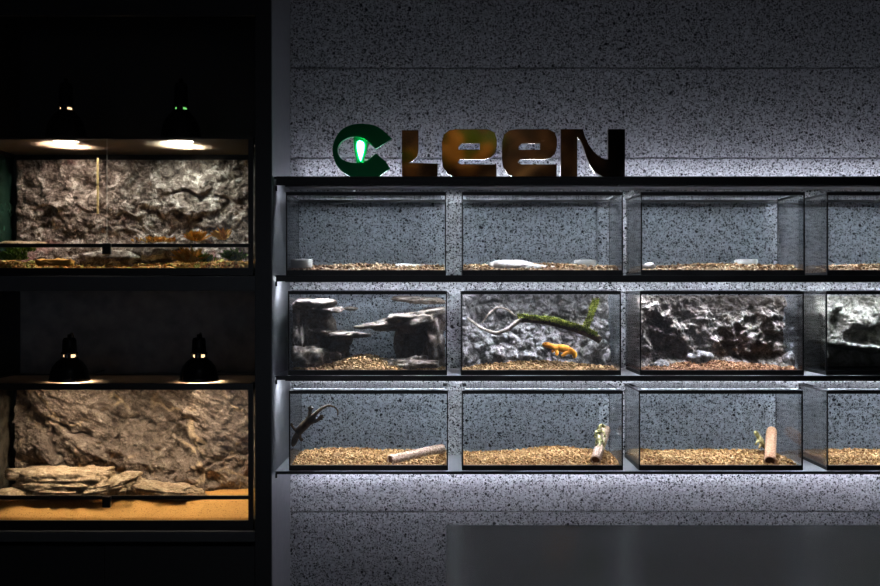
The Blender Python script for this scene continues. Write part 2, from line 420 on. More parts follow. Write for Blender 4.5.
# ------------------------------------------------------------------ bedding
def bedding(name, label, x0, x1, y0, y1, zb, hf, n, size, mat, seed=0, cat='bedding', flat=.6, stretch=1.6):
    rs = np.random.RandomState(seed)
    hf0 = hf
    hf = lambda x, y: hf0(x, y)*(.22+.78*sstep(0, .085, y-y0))
    nx, ny = 50, 22
    V = []; Fc = []
    gx = np.linspace(x0, x1, nx); gy = np.linspace(y0, y1, ny)
    for j in range(ny):
        for i in range(nx):
            V.append((gx[i], gy[j], zb+max(.002, hf(gx[i], gy[j])-size*.3)))
    for j in range(ny-1):
        for i in range(nx-1):
            a = j*nx+i; Fc.append((a, a+1, a+nx+1, a+nx))
    base = len(V)
    # skirt
    ring = [i for i in range(nx)] + [j*nx+nx-1 for j in range(1, ny)] + [(ny-1)*nx+i for i in range(nx-2, -1, -1)] + [j*nx for j in range(ny-2, 0, -1)]
    for q in ring: V.append((V[q][0], V[q][1], zb))
    L = len(ring)
    for q in range(L): Fc.append((ring[q], base+q, base+(q+1) % L, ring[(q+1) % L]))
    Fc.append(tuple(base+q for q in range(L)))
    cube = np.array([(x, y, z) for x in (-1, 1) for y in (-1, 1) for z in (-1, 1)], float)*.5
    fcs = ((0,1,3,2),(4,6,7,5),(0,4,5,1),(2,3,7,6),(0,2,6,4),(1,5,7,3))
    for q in range(n):
        s = size*(.6+.8*rs.rand())
        m = size*.95
        x = rs.uniform(x0+m, x1-m)
        y = y0+m+(y1-y0-2*m)*(rs.rand()**1.3)
        if rs.rand() < .3:                        # pieces pressed to the front glass
            y = y0+m*.7; z = zb+m*.6+rs.rand()*max(.001, hf(x, y)-size*.2)
        else: z = zb+max(m*.6, hf(x, y)+rs.uniform(-.5, .35)*size)
        R = np.array(Euler((rs.uniform(-.7, .7), rs.uniform(-.7, .7), rs.uniform(0, 6.28))).to_matrix())
        P = (cube*np.array([s*stretch, s*.8, s*flat])*(1+.25*rs.randn(8, 1)*.5)) @ R.T + (x, y, z)
        P[:, 0] = np.clip(P[:, 0], x0, x1); P[:, 1] = np.clip(P[:, 1], y0-.002, y1); P[:, 2] = np.maximum(P[:, 2], zb)
        b = len(V); V.extend(map(tuple, P)); Fc.extend(tuple(b+k for k in f) for f in fcs)
    me = bpy.data.meshes.new(name); me.from_pydata(V, [], Fc); me.update()
    o = link(name, me, mat)
    tag(o, label, cat, None, 'stuff')
    return o

def nz(x, y, s=1, k=0): return noise.noise(Vector((x*s, y*s, k*7.3)))

def bump1(x, c, w): return math.exp(-((x-c)/w)**2)
# row 1
for c, lab in enumerate(['thin brown chip bedding in the upper tank nearest the cabinet', 'brown chip bedding under the long pale stone',
                         'brown chip bedding around the lone white bowl right of middle', 'brown chip bedding in the bare upper tank at the picture edge']):
    x0, x1, y0, y1, zb, zt = T[0, c]
    bedding('chip_bedding', lab, x0, x1, y0, y1, zb, lambda x, y, c=c: .027+.006*nz(x, y, 6, c)+.006*bump1(x, T[0, c][0]+.3, .15), 2400, .0085, M['chip1'], c)
# row 2 gravels
x0, x1, y0, y1, zb, zt = T[1, 0]
bedding('gravel', 'amber gravel between the two carved brown ledges', x0, x1, y0, y1, zb, lambda x, y: .012+.040*bump1(x, X(362, 3.8), .12), 2600, .007, M['chip2'], 11, 'gravel')
x0, x1, y0, y1, zb, zt = T[1, 1]
bedding('gravel', 'dull brown gravel under the orange gecko', x0, x1, y0, y1, zb, lambda x, y: .016+.020*bump1(x, X(538, 3.8), .18), 2600, .0065, M['chip2'], 12, 'gravel')
x0, x1, y0, y1, zb, zt = T[1, 2]
bedding('gravel', 'red-brown gravel under the dark overhanging rock', x0, x1, y0, y1, zb, lambda x, y: .017+.017*bump1(x, X(712, 3.8), .16)+.004*nz(x, y, 12), 2600, .0065, M['chipr'], 13, 'gravel')
# row 3
hf3 = [lambda x, y: .034+.010*bump1(x, X(340, 3.8), .12)+.004*nz(x, y, 9), lambda x, y: .030+.020*bump1(x, X(560, 3.85), .14)+.003*nz(x, y, 9),
       lambda x, y: .036+.004*nz(x, y, 9)-.012*bump1(x, X(800, 3.7), .06), lambda x, y: .036+.004*nz(x, y, 9)]
for c, lab in enumerate(['level tan pellet bedding under the dark clinging gecko', 'tan pellet bedding heaped up in the middle',
                         'level tan pellet bedding around the upright cork tube', 'tan pellet bedding in the lowest tank at the picture edge']):
    x0, x1, y0, y1, zb, zt = T[2, c]
    bedding('pellet_bedding', lab, x0, x1, y0, y1, zb, lambda x, y, c=c: hf3[c](x, y)-.011, 5000, .0072, M['chip3'], 20+c)

# ------------------------------------------------------------------ bowls and pale stones (row 1)
def bowl(px, d, dia, h, zb, label):
    bm = bmesh.new(); r = dia/2
    lathe(bm, [(0, 0), (r*.93, 0), (r, .004), (r, h-.002), (r-.001, h), (r-.005, h), (r-.006, h-.003), (r*.8, .012), (0, .008)], seg=32)
    o = fin('feeding_bowl', bm, M['white'], smooth=True); o.location = (X(px, d), d, zb)
    tag(o, label, 'bowl', 'white feeding bowls'); return o
z1b = T[0, 0][4]
bowl(301.5, 3.74, .085, .034, z1b+.022, 'white round bowl in the corner of the tank next to the cabinet')
bowl(585, 3.80, .088, .032, z1b+.024, 'white round bowl to the right of the long pale stone')
bowl(746, 3.82, .088, .034, z1b+.024, 'white round bowl in the tank without any pale stone')

def blob(bm, c, s, pw=1.0, amp=.15, freq=6, seed=0, sub=4, rot=None, strata=0, tri=None):
    """noise-displaced superellipsoid added to bm, true solid rock"""
    r = bmesh.ops.create_icosphere(bm, subdivisions=sub, radius=1)
    c = Vector(c); R = Euler(rot).to_matrix() if rot else Matrix.Identity(3)
    for v in r['verts']:
        p = v.co.normalized()
        m = (abs(p.x)**pw+abs(p.y)**pw+abs(p.z)**pw)**(1/pw)
        q = p/m
        w = Vector((q.x*s[0], q.y*s[1], q.z*s[2]))
        nn = noise.fractal(w*freq+Vector((seed*3.1, seed*1.7, seed)), .8, 2.1, 5)
        k = 1+amp*nn
        if strata:
            k += strata*(noise.noise(Vector((seed, w.x*freq*.35, w.z*freq*9)))+.6*noise.noise(Vector((seed+9, w.x*freq*.5, w.z*freq*20))))
        w2 = Vector((w.x*k, w.y*k, w.z*(1+amp*nn)))
        if tri: w2.z += tri*w2.x
        v.co = c+R @ w2
    return r

def rockobj(name, label, cat, blobs, mat, group=None, parent=None, inside=None):
    bm = bmesh.new()
    for b in blobs: blob(bm, **b)
    if inside:                                   # keep the rock within its tank
        for v in bm.verts:
            v.co.x = min(max(v.co.x, inside[0]), inside[1]); v.co.y = min(max(v.co.y, inside[2]), inside[3]); v.co.z = max(v.co.z, inside[4])
    o = fin(name, bm, mat, parent, smooth=True)
    if not parent: tag(o, label, cat, group)
    return o

rockobj('flat_stone', 'long low pale stone half buried in brown chips', 'stone',
        [dict(c=W(512, 266, 3.75), s=(.085, .04, .026), pw=1.8, amp=.25, freq=14, seed=2), dict(c=W(533, 268, 3.74), s=(.08, .03, .018), pw=1.8, amp=.25, freq=14, seed=3)], M['pale'], inside=None)
rockobj('flat_stone', 'thin flat pale stone at the right of the first upper tank', 'stone',
        [dict(c=W(407, 266.5, 3.78), s=(.09, .03, .013), pw=1.8, amp=.25, freq=14, seed=5)], M['pale'], inside=None)
rockobj('flat_stone', 'small pale stone in the left corner of the third upper tank', 'stone',
        [dict(c=W(649, 267, 3.74), s=(.024, .03, .018), pw=2, amp=.3, freq=20, seed=6)], M['pale'], inside=None)

def bez(pts, n=8):
    out = []
    P = [pts[0]]+list(pts)+[pts[-1]]
    for i in range(1, len(P)-2):
        for k in range(n):
            t = k/n; a, b, c, d = P[i-1], P[i], P[i+1], P[i+2]
            out.append(.5*((2*b)+(c-a)*t+(2*a-5*b+4*c-d)*t*t+(3*b-a-3*c+d)*t**3))
    out.append(P[-2]); return out
# ------------------------------------------------------------------ relief rocks
def relief(name, label, x0, x1, z0, z1, yb, hf, nx, nz_, mat, wob=.012, wf=9, parent=None):
    """a rock slab: front carved by hf(x,z) metres out from its back at yb"""
    V = []; Fc = []
    for j in range(nz_):
        for i in range(nx):
            x = x0+(x1-x0)*i/(nx-1); z = z0+(z1-z0)*j/(nz_-1)
            h = hf(x, z)
            e = min(1, min(i, nx-1-i, j, nz_-1-j)/6.0)
            w = noise.noise_vector(Vector((x*wf, z*wf, 3.3)))*wob*e
            V.append((x+w.x, yb-max(.006, h), z+w.z))
    for j in range(nz_-1):
        for i in range(nx-1):
            a = j*nx+i; Fc.append((a, a+1, a+nx+1, a+nx))
    ring = [i for i in range(nx)] + [j*nx+nx-1 for j in range(1, nz_)] + [(nz_-1)*nx+i for i in range(nx-2, -1, -1)] + [j*nx for j in range(nz_-2, 0, -1)]
    base = len(V); L = len(ring)
    for q in ring: V.append((V[q][0], yb, V[q][2]))
    for q in range(L): Fc.append((ring[q], base+q, base+(q+1) % L, ring[(q+1) % L]))
    Fc.append(tuple(base+q for q in range(L)))
    me = bpy.data.meshes.new(name); me.from_pydata(V, [], Fc); me.update()
    for p in me.polygons: p.use_smooth = True
    o = link(name, me, mat, parent)
    if label: tag(o, label, 'rock')
    return o

def fr(x, z, s, k=0, o=6, H=.75): return noise.fractal(Vector((x*s, z*s, k*5.7)), H, 2.0, o)
def rid(x, z, s, k=0): return noise.ridged_multi_fractal(Vector((x*s, z*s, k*5.7)), .8, 2.0, 5, 1.0, 2.0)
def vor(x, z, s, k=0):
    d = noise.voronoi(Vector((x*s, z*s, k)))[0]; return d[0], d[1]-d[0]

# row 2, tank 2: knobbly grey lava
x0, x1, y0, y1, zb, zt = T[1, 1]
def h22(x, z):
    u = (x-x0)/(x1-x0); v = (z-zb)/(zt-zb)
    d, e = vor(x+.02*nz(x, z, 18), z+.02*nz(z, x, 18, 2), 24, 3)
    d2, e2 = vor(x, z, 60, 5)
    side = .075*sstep(.16, .0, u)+.05*sstep(.80, .98, u)
    d3, e3 = vor(x+.02*nz(z, x, 11, 7), z, 14, 9)
    return .075+.022*(.55-d)*1.6+.022*(.5-d3)+.012*(.5-d2)+.026*fr(x, z, 12, 1)+.055*sstep(.62, .0, v)+side*(1-.3*v)-.006*(1-sstep(0, .12, e))
relief('rock_wall', 'knobbly grey lava rock lining the tank of the orange gecko', x0+.002, x1-.012, zb+.004, zt-.014, y1-.002, h22, 210, 110, M['rockC'], .009, 14)
# row 2, tank 3: overhanging rock, dark cave along the bottom
x0_3, x1_3, y0, y1, zb3, zt3 = T[1, 2]
def h23(x, z):
    u = (x-x0_3)/(x1_3-x0_3); v = (z-zb3)/(zt3-zb3)
    line = .36+.10*nz(x, 0, 7, 4)+.07*nz(x, z, 22, 5)
    over = sstep(line-.2, line+.2, v)
    top = .84+.16*abs(nz(x, 1, 5, 8))
    d, e = vor(x+.02*nz(x, z, 14), z, 19, 3)
    h = .085+.042*over-.07*sstep(top-.12, 1.2, v)+.045*fr(x, z, 10, 6)+.03*fr(x, z, 26, 9)+.025*(.5-d)
    h += .06*sstep(.14, 0, u)+.05*sstep(.84, 1, u)*(1-over)+.065*sstep(.17, .0, v)
    return h
relief('rock_wall', 'dark overhanging rock wall above red-brown gravel', x0_3+.002, x1_3-.012, zb3+.004, zt3-.016, y1-.002, h23, 210, 110, M['rockD'], .014, 12)
for i, (px, py, s, lab) in enumerate([(660, 366, (.045, .03, .022), 'grey stone at the left foot of the dark overhang'),
                                     (700, 357, (.05, .04, .028), 'grey stone deep inside the dark overhang'),
                                     (792, 360, (.03, .04, .035), 'grey stone at the right foot of the dark overhang'),
                                     (745, 366, (.04, .03, .014), 'flat grey stone lying mid gravel below the overhang')]):
    rockobj('stone', lab, 'stone', [dict(c=W(px, py, 3.78), s=s, pw=1.7, amp=.5, freq=18, seed=30+i)], M['rockC'], inside=T[1, 2])
# row 2, tank 4: pale olive rock arching over a black cave
x0_4, x1_4, y0, y1, zb4, zt4 = T[1, 3]
def h24(x, z):
    px = PX+x/3.80*F; py = PY-(z-CZ)/3.80*F
    h = .155+.030*fr(x, z, 7, 2)+.010*fr(x, z, 24, 4)
    lip = 344+(max(px, 820)-830)*.13+2*nz(x, 0, 20, 2)
    h -= .17*sstep(lip-1, lip+4, py)
    h -= .045*bump1(px, 836, 8)*bump1(py, 325, 12)
    h -= .085*sstep(842, 850, px)*sstep(330-(px-850)*.25, 336-(px-850)*.25, py)*sstep(lip-3, lip-7, py)
    return h
relief('rock_wall', 'pale olive rock arching over a black hollow at the picture edge', x0_4+.004, x1_4-.01, zb4+.004, zt4-.016, y1-.002, h24, 180, 110, M['rockE'], .006, 12)
# rind of the same hollow seen through the side glass
bm = bmesh.new()
tube(bm, bez([W(820, 301, 3.80), W(819, 315, 3.79), W(818, 330, 3.79), W(822, 344, 3.79), W(829, 357, 3.78)]), [.006]*33, 8)
tag(fin('bark_strip', bm, M['rockE'], smooth=True), 'thin curved olive bark strip behind the side glass at the right', 'bark')

# row 2, tank 1: carved ledges
def B(px0, px1, py0, py1, d, dep, seed, pw=3.0, amp=.55, freq=16, **k):
    c = W((px0+px1)/2, (py0+py1)/2, d)
    return dict(c=c, s=((px1-px0)/2/F*d, dep/2, (py1-py0)/2/F*d), pw=pw, amp=amp, freq=freq, seed=seed, **k)
rockobj('rock_ledge', 'carved brown rock ledges standing at the left of the split tank', 'rock', [
    B(291, 334, 299, 311, 3.82, .20, 41, 2.6), B(316, 347, 306, 313, 3.82, .12, 42, 2.0), B(291, 303, 308, 352, 3.80, .16, 43),
    B(296, 330, 312, 342, 3.90, .06, 44), B(304, 336, 328, 334, 3.84, .12, 40, 2.2), B(320, 364, 331, 339, 3.82, .13, 45, 1.9),
    B(312, 346, 335, 364, 3.86, .09, 46), B(290, 327, 347, 369, 3.78, .16, 47, 2.2), B(324, 344, 352, 368, 3.84, .1, 48, 2.0),
    B(326, 336, 320, 332, 3.86, .06, 49), B(292, 333, 304, 326, 3.86, .14, 63, 2.4), B(291, 322, 322, 350, 3.84, .10, 64, 2.2), B(308, 330, 340, 362, 3.82, .07, 65, 2.0)], M['ledge'], inside=T[1, 0])
rockobj('rock_ledge', 'carved brown rock ledge pointing left above a small cave', 'rock', [
    B(356, 402, 321, 329, 3.83, .12, 51, 1.8, tri=.12), B(385, 443, 311, 326, 3.83, .20, 52, 2.4, tri=.14),
    B(378, 443, 318, 333, 3.86, .14, 66, 2.4), B(424, 443, 318, 362, 3.84, .17, 53), B(395, 404, 326, 364, 3.86, .10, 54, 2.2), B(400, 430, 325, 362, 3.91, .05, 55),
    B(405, 417, 340, 366, 3.86, .06, 56, 2.2), B(390, 443, 357, 369, 3.80, .18, 57, 2.2), B(378, 400, 359, 368, 3.80, .1, 58, 2)], M['ledge'], inside=T[1, 0])
rockobj('rock_ledge', 'small rock ledge high in the right corner of the split tank', 'rock', [
    B(395, 443, 296, 304, 3.86, .14, 61, 2.2, tri=-.05)], M['ledge'], inside=T[1, 0])
rockobj('rock_ledge', 'tiny flat rock chip high in the middle of the split tank', 'rock', [
    B(344, 361, 306, 311, 3.88, .06, 62, 1.9)], M['ledge'], inside=T[1, 0])

# ------------------------------------------------------------------ branch with moss
br = thing('branch', W(558, 330, 3.76), 'moss-covered branch with a bare looping twig above the orange gecko', 'branch')
def twig(name, pts, r0, r1, m, seg=10):
    c = bez([W(*p) for p in pts]); n = len(c); bm = bmesh.new()
    c = [p+noise.noise_vector(p*40)*.002 for p in c]
    tube(bm, c, [r0+(r1-r0)*i/(n-1)+.0012*noise.noise(c[i]*60) for i in range(n)], seg)
    return fin(name, bm, m, br, smooth=True), c
_, cm = twig('stem', [(521, 319, 3.75), (545, 321, 3.75), (566, 326, 3.76), (585, 332, 3.77), (600, 340, 3.79)], .012, .015, M['wood'])
_, cu = twig('side_branch', [(585, 330, 3.77), (590, 318, 3.78), (594, 306, 3.79), (598, 297, 3.80)], .011, .006, M['wood'])
twig('twig', [(468, 318, 3.79), (478, 326, 3.77), (488, 331, 3.76), (497, 333, 3.75), (508, 329, 3.74), (518, 321, 3.74), (524, 319, 3.75)], .0055, .008, M['twig'])
twig('twig', [(482, 323, 3.77), (488, 315, 3.76), (497, 308, 3.76), (506, 309, 3.76), (514, 315, 3.76), (523, 318, 3.75)], .003, .0038, M['twig'])
twig('twig', [(499, 308, 3.76), (500, 303, 3.76)], .002, .001, M['twig'])
rs = random.Random(4)
bm = bmesh.new()
def tuft(p, n, s):
    for q in range(n):
        d = Vector((rs.uniform(-1, 1), rs.uniform(-1, .5), rs.uniform(-.1, 1))).normalized()
        a = p+Vector((rs.uniform(-1, 1), rs.uniform(-1, 1), rs.uniform(-.4, 1)))*.012
        w = d.cross(Vector((0, 1, .3))).normalized()*s*.35
        v = [bm.verts.new(a-w), bm.verts.new(a+w), bm.verts.new(a+d*s+w*.3), bm.verts.new(a+d*s*.5-Vector((0, s*.4, 0)))]
        bm.faces.new((v[0], v[1], v[2])); bm.faces.new((v[1], v[3], v[2])); bm.faces.new((v[0], v[2], v[3])); bm.faces.new((v[0], v[3], v[1]))
for i, p in enumerate(cm[:-4]): tuft(p+Vector((0, -.006, .005)), 110, .0075)
for p in cu[2:-5]: tuft(p+Vector((0, -.004, 0)), 60, .0065)
o = fin('moss', bm, M['moss'], br); o['kind'] = 'stuff'; o['label'] = 'bright green moss on the branch'

# ------------------------------------------------------------------ geckos
def skinned(name, chains, mat, label=None, cat=None, parent=None, flat=1.0, thick=1.35):
    """chains: list of point lists [(Vector, r), ...]; first point of a later chain may be an int = vertex to branch from"""
    V = []; E = []; Rr = []
    for ch in chains:
        prev = None
        for q in ch:
            if isinstance(q, int): prev = q; continue
            V.append(q[0]); Rr.append(q[1])
            if prev is not None: E.append((prev, len(V)-1))
            prev = len(V)-1
    me = bpy.data.meshes.new(name); me.from_pydata([tuple(v) for v in V], E, []); me.update()
    o = link(name, me, mat, parent)
    md = o.modifiers.new('skin', 'SKIN'); md.use_smooth_shade = True
    md.branch_smoothing = .5
    for i, r in enumerate(Rr):
        r = r*thick
        sv = me.skin_vertices[0].data[i]
        sv.radius = (r, r*flat)
        sv.use_root = (i == 0)
    s = o.modifiers.new('sub', 'SUBSURF'); s.levels = 2; s.render_levels = 2
    # freeze to a real mesh
    dg = bpy.context.evaluated_depsgraph_get()
    nm = bpy.data.meshes.new_from_object(o.evaluated_get(dg))
    o.modifiers.clear(); o.data = nm; nm.name = name
    for p in nm.polygons: p.use_smooth = True
    if label: tag(o, label, cat)
    return o

def eyes(o, pts, r, m=None):
    for p in pts:
        bm = bmesh.new(); bmesh.ops.create_uvsphere(bm, u_segments=12, v_segments=8, radius=r)
        for v in bm.verts: v.co += Vector(p)
        fin('eye', bm, M['eye'], o, smooth=True)

# dark gecko clinging to the front glass, head down
D = TF+.020
def g1(px, py, r, dd=0): return (W(px, py, D+dd), r)
body = [g1(304, 426, .0125, .002), g1(300, 430, .0115, .001), g1(297, 434, .0075), g1(295.3, 438.5, .0095), g1(293.7, 443, .0078), g1(292.6, 447, .0035)]
ch = [body,
      [0, g1(307.5, 422.5, .0115), g1(311, 419, .0095), g1(315, 414, .0052), g1(321.8, 408.2, .0040), g1(329, 405.2, .0030), g1(335, 407, .0025), g1(338, 411, .0021), g1(337.6, 415.2, .0015)]]
def foot(base, pt, tips, r=.0013):
    return [[base, (t, r)] for t in tips]
# vertex numbers: body 0-5, tail 6-13
sh, hip = 1, 7
n = 14
legs = []
def leg(src, pts, tips, rt=.0012):
    global n
    ch.append([src]+pts); n += len(pts); last = n-1
    for t in tips: ch.append([last, (t[0], t[1]*1.6)]); n += 1
leg(sh, [g1(295.5, 430, .0046, -.002), g1(293.4, 427.6, .0036, -.006), g1(291.6, 425.5, .0030, -.010)], [g1(289.9, 424.6, .0011, -.011), g1(291.2, 422.9, .0011, -.011), g1(293, 423.6, .0011, -.011)])
leg(sh, [g1(299.5, 434.5, .0044, -.004), g1(300, 438.2, .0038, -.008), g1(301.3, 439.5, .0030, -.010)], [g1(303.2, 441, .0011, -.011), g1(303.6, 439.2, .0011, -.011), g1(302, 437.6, .0011, -.011), g1(301.2, 441.8, .0011, -.011)])
leg(hip, [g1(309.8, 415.6, .0062, -.004), g1(310, 411.6, .0048, -.008), g1(310.3, 409.2, .0040, -.010)], [g1(307.6, 407.2, .0012, -.011), g1(309.2, 406.2, .0012, -.011), g1(311.6, 406.4, .0012, -.011), g1(313.6, 408, .0012, -.011)])
leg(hip, [g1(315.6, 421.4, .0062, -.004), g1(318.6, 419.6, .0048, -.008), g1(320.6, 417.4, .0040, -.010)], [g1(321, 414.2, .0012, -.011), g1(323.6, 414.8, .0012, -.011), g1(324.4, 417.4, .0012, -.011), g1(322.6, 420, .0012, -.011)])
g = skinned('gecko', ch, M['geckd'], 'dark brown gecko clinging head down to the glass, tail curled', 'gecko', flat=.85, thick=1.85)
eyes(g, [W(297.4, 439.6, D-.004), W(293.2, 438.6, D-.004)], .0022)

# orange gecko on the grey rock
D2 = 3.745
def g2(px, py, r, dd=0): return (W(px, py, D2+dd), r)
ch = [[g2(563, 348.2, .0135), g2(557, 347.2, .0125), g2(552, 346.2, .0085), g2(547.6, 344.8, .0100), g2(544.4, 344.4, .0078), g2(542, 345, .004)],
      [0, g2(568, 349.6, .0120), g2(571.5, 351.2, .0095), g2(574.5, 352.4, .0100, .0), g2(575.3, 355.2, .0085, -.004), g2(573.8, 358.5, .0045, -.008)]]
n = 11
leg(1, [g2(556.6, 350.6, .0055, -.010), g2(557.2, 353.4, .0040, -.014)], [g2(555, 355, .0016, -.016), g2(556.6, 355.8, .0016, -.017), g2(558.6, 355.2, .0016, -.016)])
leg(1, [g2(553.5, 350, .0050, .008), g2(552, 352.6, .0035, .006)], [])
leg(7, [g2(566, 352.6, .0065, -.012), g2(563.6, 354.2, .0045, -.016)], [g2(561, 355.6, .0016, -.018), g2(562.6, 356.8, .0016, -.018), g2(564.6, 356.4, .0016, -.018)])
g = skinned('gecko', ch, M['gecko'], 'bright orange gecko standing on the grey knobbly rock', 'gecko')
eyes(g, [W(545.8, 343.4, D2-.0095)], .0021)

# logs -----------------------------------------------------------------
def log(name, a, b, r, m, minner, label, hollow=True, seed=0):
    a, b = Vector(a), Vector(b); ax = (b-a); L = ax.length; R = ax.to_track_quat('Z', 'Y').to_matrix()
    bm = bmesh.new(); seg = 28; ns = 26; rings = []
    for i in range(ns+1):
        ring = []
        for k in range(seg):
            th = 2*math.pi*k/seg
            p = Vector((math.cos(th), math.sin(th), 0))
            rr = r*(1+.05*noise.noise(Vector((p.x*2, p.y*2, i*.7+seed*9)))+.03*noise.noise(Vector((p.x*7, p.y*7, i*1.9+seed))))
            if i in (ns,): rr *= .9
            ring.append(bm.verts.new(a+R @ Vector((p.x*rr, p.y*rr, L*i/ns))))
        rings.append(ring)
    for u, v in zip(rings, rings[1:]):
        for k in range(seg): bm.faces.new((u[k], u[(k+1) % seg], v[(k+1) % seg], v[k]))
    bm.faces.new(rings[-1])
    ri = [bm.verts.new(a+(v.co-a)*.80+R @ Vector((0, 0, .0))) for v in rings[0]]
    rd = [bm.verts.new(v.co+R @ Vector((0, 0, .03))) for v in ri]
    for k in range(seg): bm.faces.new((rings[0][k], ri[k], ri[(k+1) % seg], rings[0][(k+1) % seg])); bm.faces.new((ri[k], rd[k], rd[(k+1) % seg], ri[(k+1) % seg]))
    bm.faces.new(rd)
    root = fin(name, bm, m, None, smooth=True)
    tag(root, label, 'log')
    bm = bmesh.new()
    c = [bm.verts.new(a+(v.co-a)*.775+R @ Vector((0, 0, .0))) for v in []]
    # recessed dark core
    pts = []
    for dz in (.004, .008):
        pts.append([bm.verts.new(a+R @ Vector((math.cos(2*math.pi*k/seg)*r*.77, math.sin(2*math.pi*k/seg)*r*.77, dz))) for k in range(seg)])
    for k in range(seg): bm.faces.new((pts[0][k], pts[0][(k+1) % seg], pts[1][(k+1) % seg], pts[1][k]))
    bm.faces.new(pts[0]); bm.faces.new(pts[1])
    fin('end_core', bm, minner, root)
    return root
log('cork_log', W(390, 460.2, 3.70), W(443.0, 448.4, 3.86), .0200, M['corklog'], M['corkin'], 'rough tan log lying tilted on the bedding, right end raised', seed=1)
log('cork_log', W(595.5, 460.3, 3.695), W(606, 429, 3.86), .0195, M['corklog'], M['corkin'], 'pale leaning log with the mottled gecko draped over its top', seed=2)
log('cork_log', W(770, 461.5, 3.695), W(771.3, 430.5, 3.92), .0215, M['cork'], M['corkin'], 'smooth orange cork tube leaning upright against the back glass', seed=3)

# mottled gecko on the leaning log
def g3(px, py, r, d): return (W(px-.6, py-1.2, d-.012), r)
ch = [[g3(599.4, 438, .0095, 3.785), g3(598.4, 433, .009, 3.80), g3(599.4, 429, .0065, 3.81), g3(602, 426.4, .0085, 3.82), g3(604.4, 427.2, .007, 3.815), g3(606, 429, .004, 3.81)],
      [0, g3(600, 442, .0080, 3.772), g3(600.6, 445.5, .0052, 3.76), g3(599.4, 450, .0034, 3.745), g3(598, 454, .002, 3.735)]]
n = 10
leg(1, [g3(596, 433, .004, 3.785), g3(595.6, 437, .0035, 3.785)], [g3(594.8, 439.5, .0013, 3.785), g3(596.4, 439.7, .0013, 3.78)])
leg(1, [g3(604, 432.5, .004, 3.775), g3(605.5, 436.5, .0035, 3.77)], [g3(606.5, 439, .0013, 3.77), g3(604.8, 439.2, .0013, 3.77)])
leg(6, [g3(597, 441.5, .0048, 3.765), g3(596.8, 445.5, .0038, 3.76)], [g3(595.8, 448, .0014, 3.76), g3(597.4, 448.4, .0014, 3.755)])
leg(6, [g3(604, 442, .0048, 3.765), g3(604.8, 446, .0038, 3.765)], [g3(605.6, 448.4, .0014, 3.765), g3(604, 448.8, .0014, 3.76)])
g = skinned('gecko', ch, M['geckm'], 'mottled olive and cream gecko hugging the top of the leaning log', 'gecko', thick=1.15)
eyes(g, [W(602.6, 424.6, 3.797), W(604.2, 427.2, 3.795)], .0022)
# olive gecko behind the cork tube
ch = [[g3(761.5, 440.5, .0095, 3.88), g3(758.8, 437, .0065, 3.88), g3(756.8, 434.4, .0085, 3.875), g3(755.6, 432.2, .005, 3.87)],
      [0, g3(763.2, 444.5, .0095, 3.885), g3(765, 448, .006, 3.885), g3(767.5, 452, .0035, 3.885)]]
n = 7
leg(0, [g3(758, 443, .0038, 3.87), g3(756.5, 445, .003, 3.87)], [g3(755, 446, .0012, 3.87), g3(756.4, 447.2, .0012, 3.87)])
leg(4, [g3(760.4, 447.5, .0042, 3.875), g3(759.5, 450, .003, 3.87)], [])
g = skinned('gecko', ch, M['geckp'], 'small olive gecko peeping out behind the upright cork tube', 'gecko')
eyes(g, [W(757.4, 433, 3.868)], .0019)

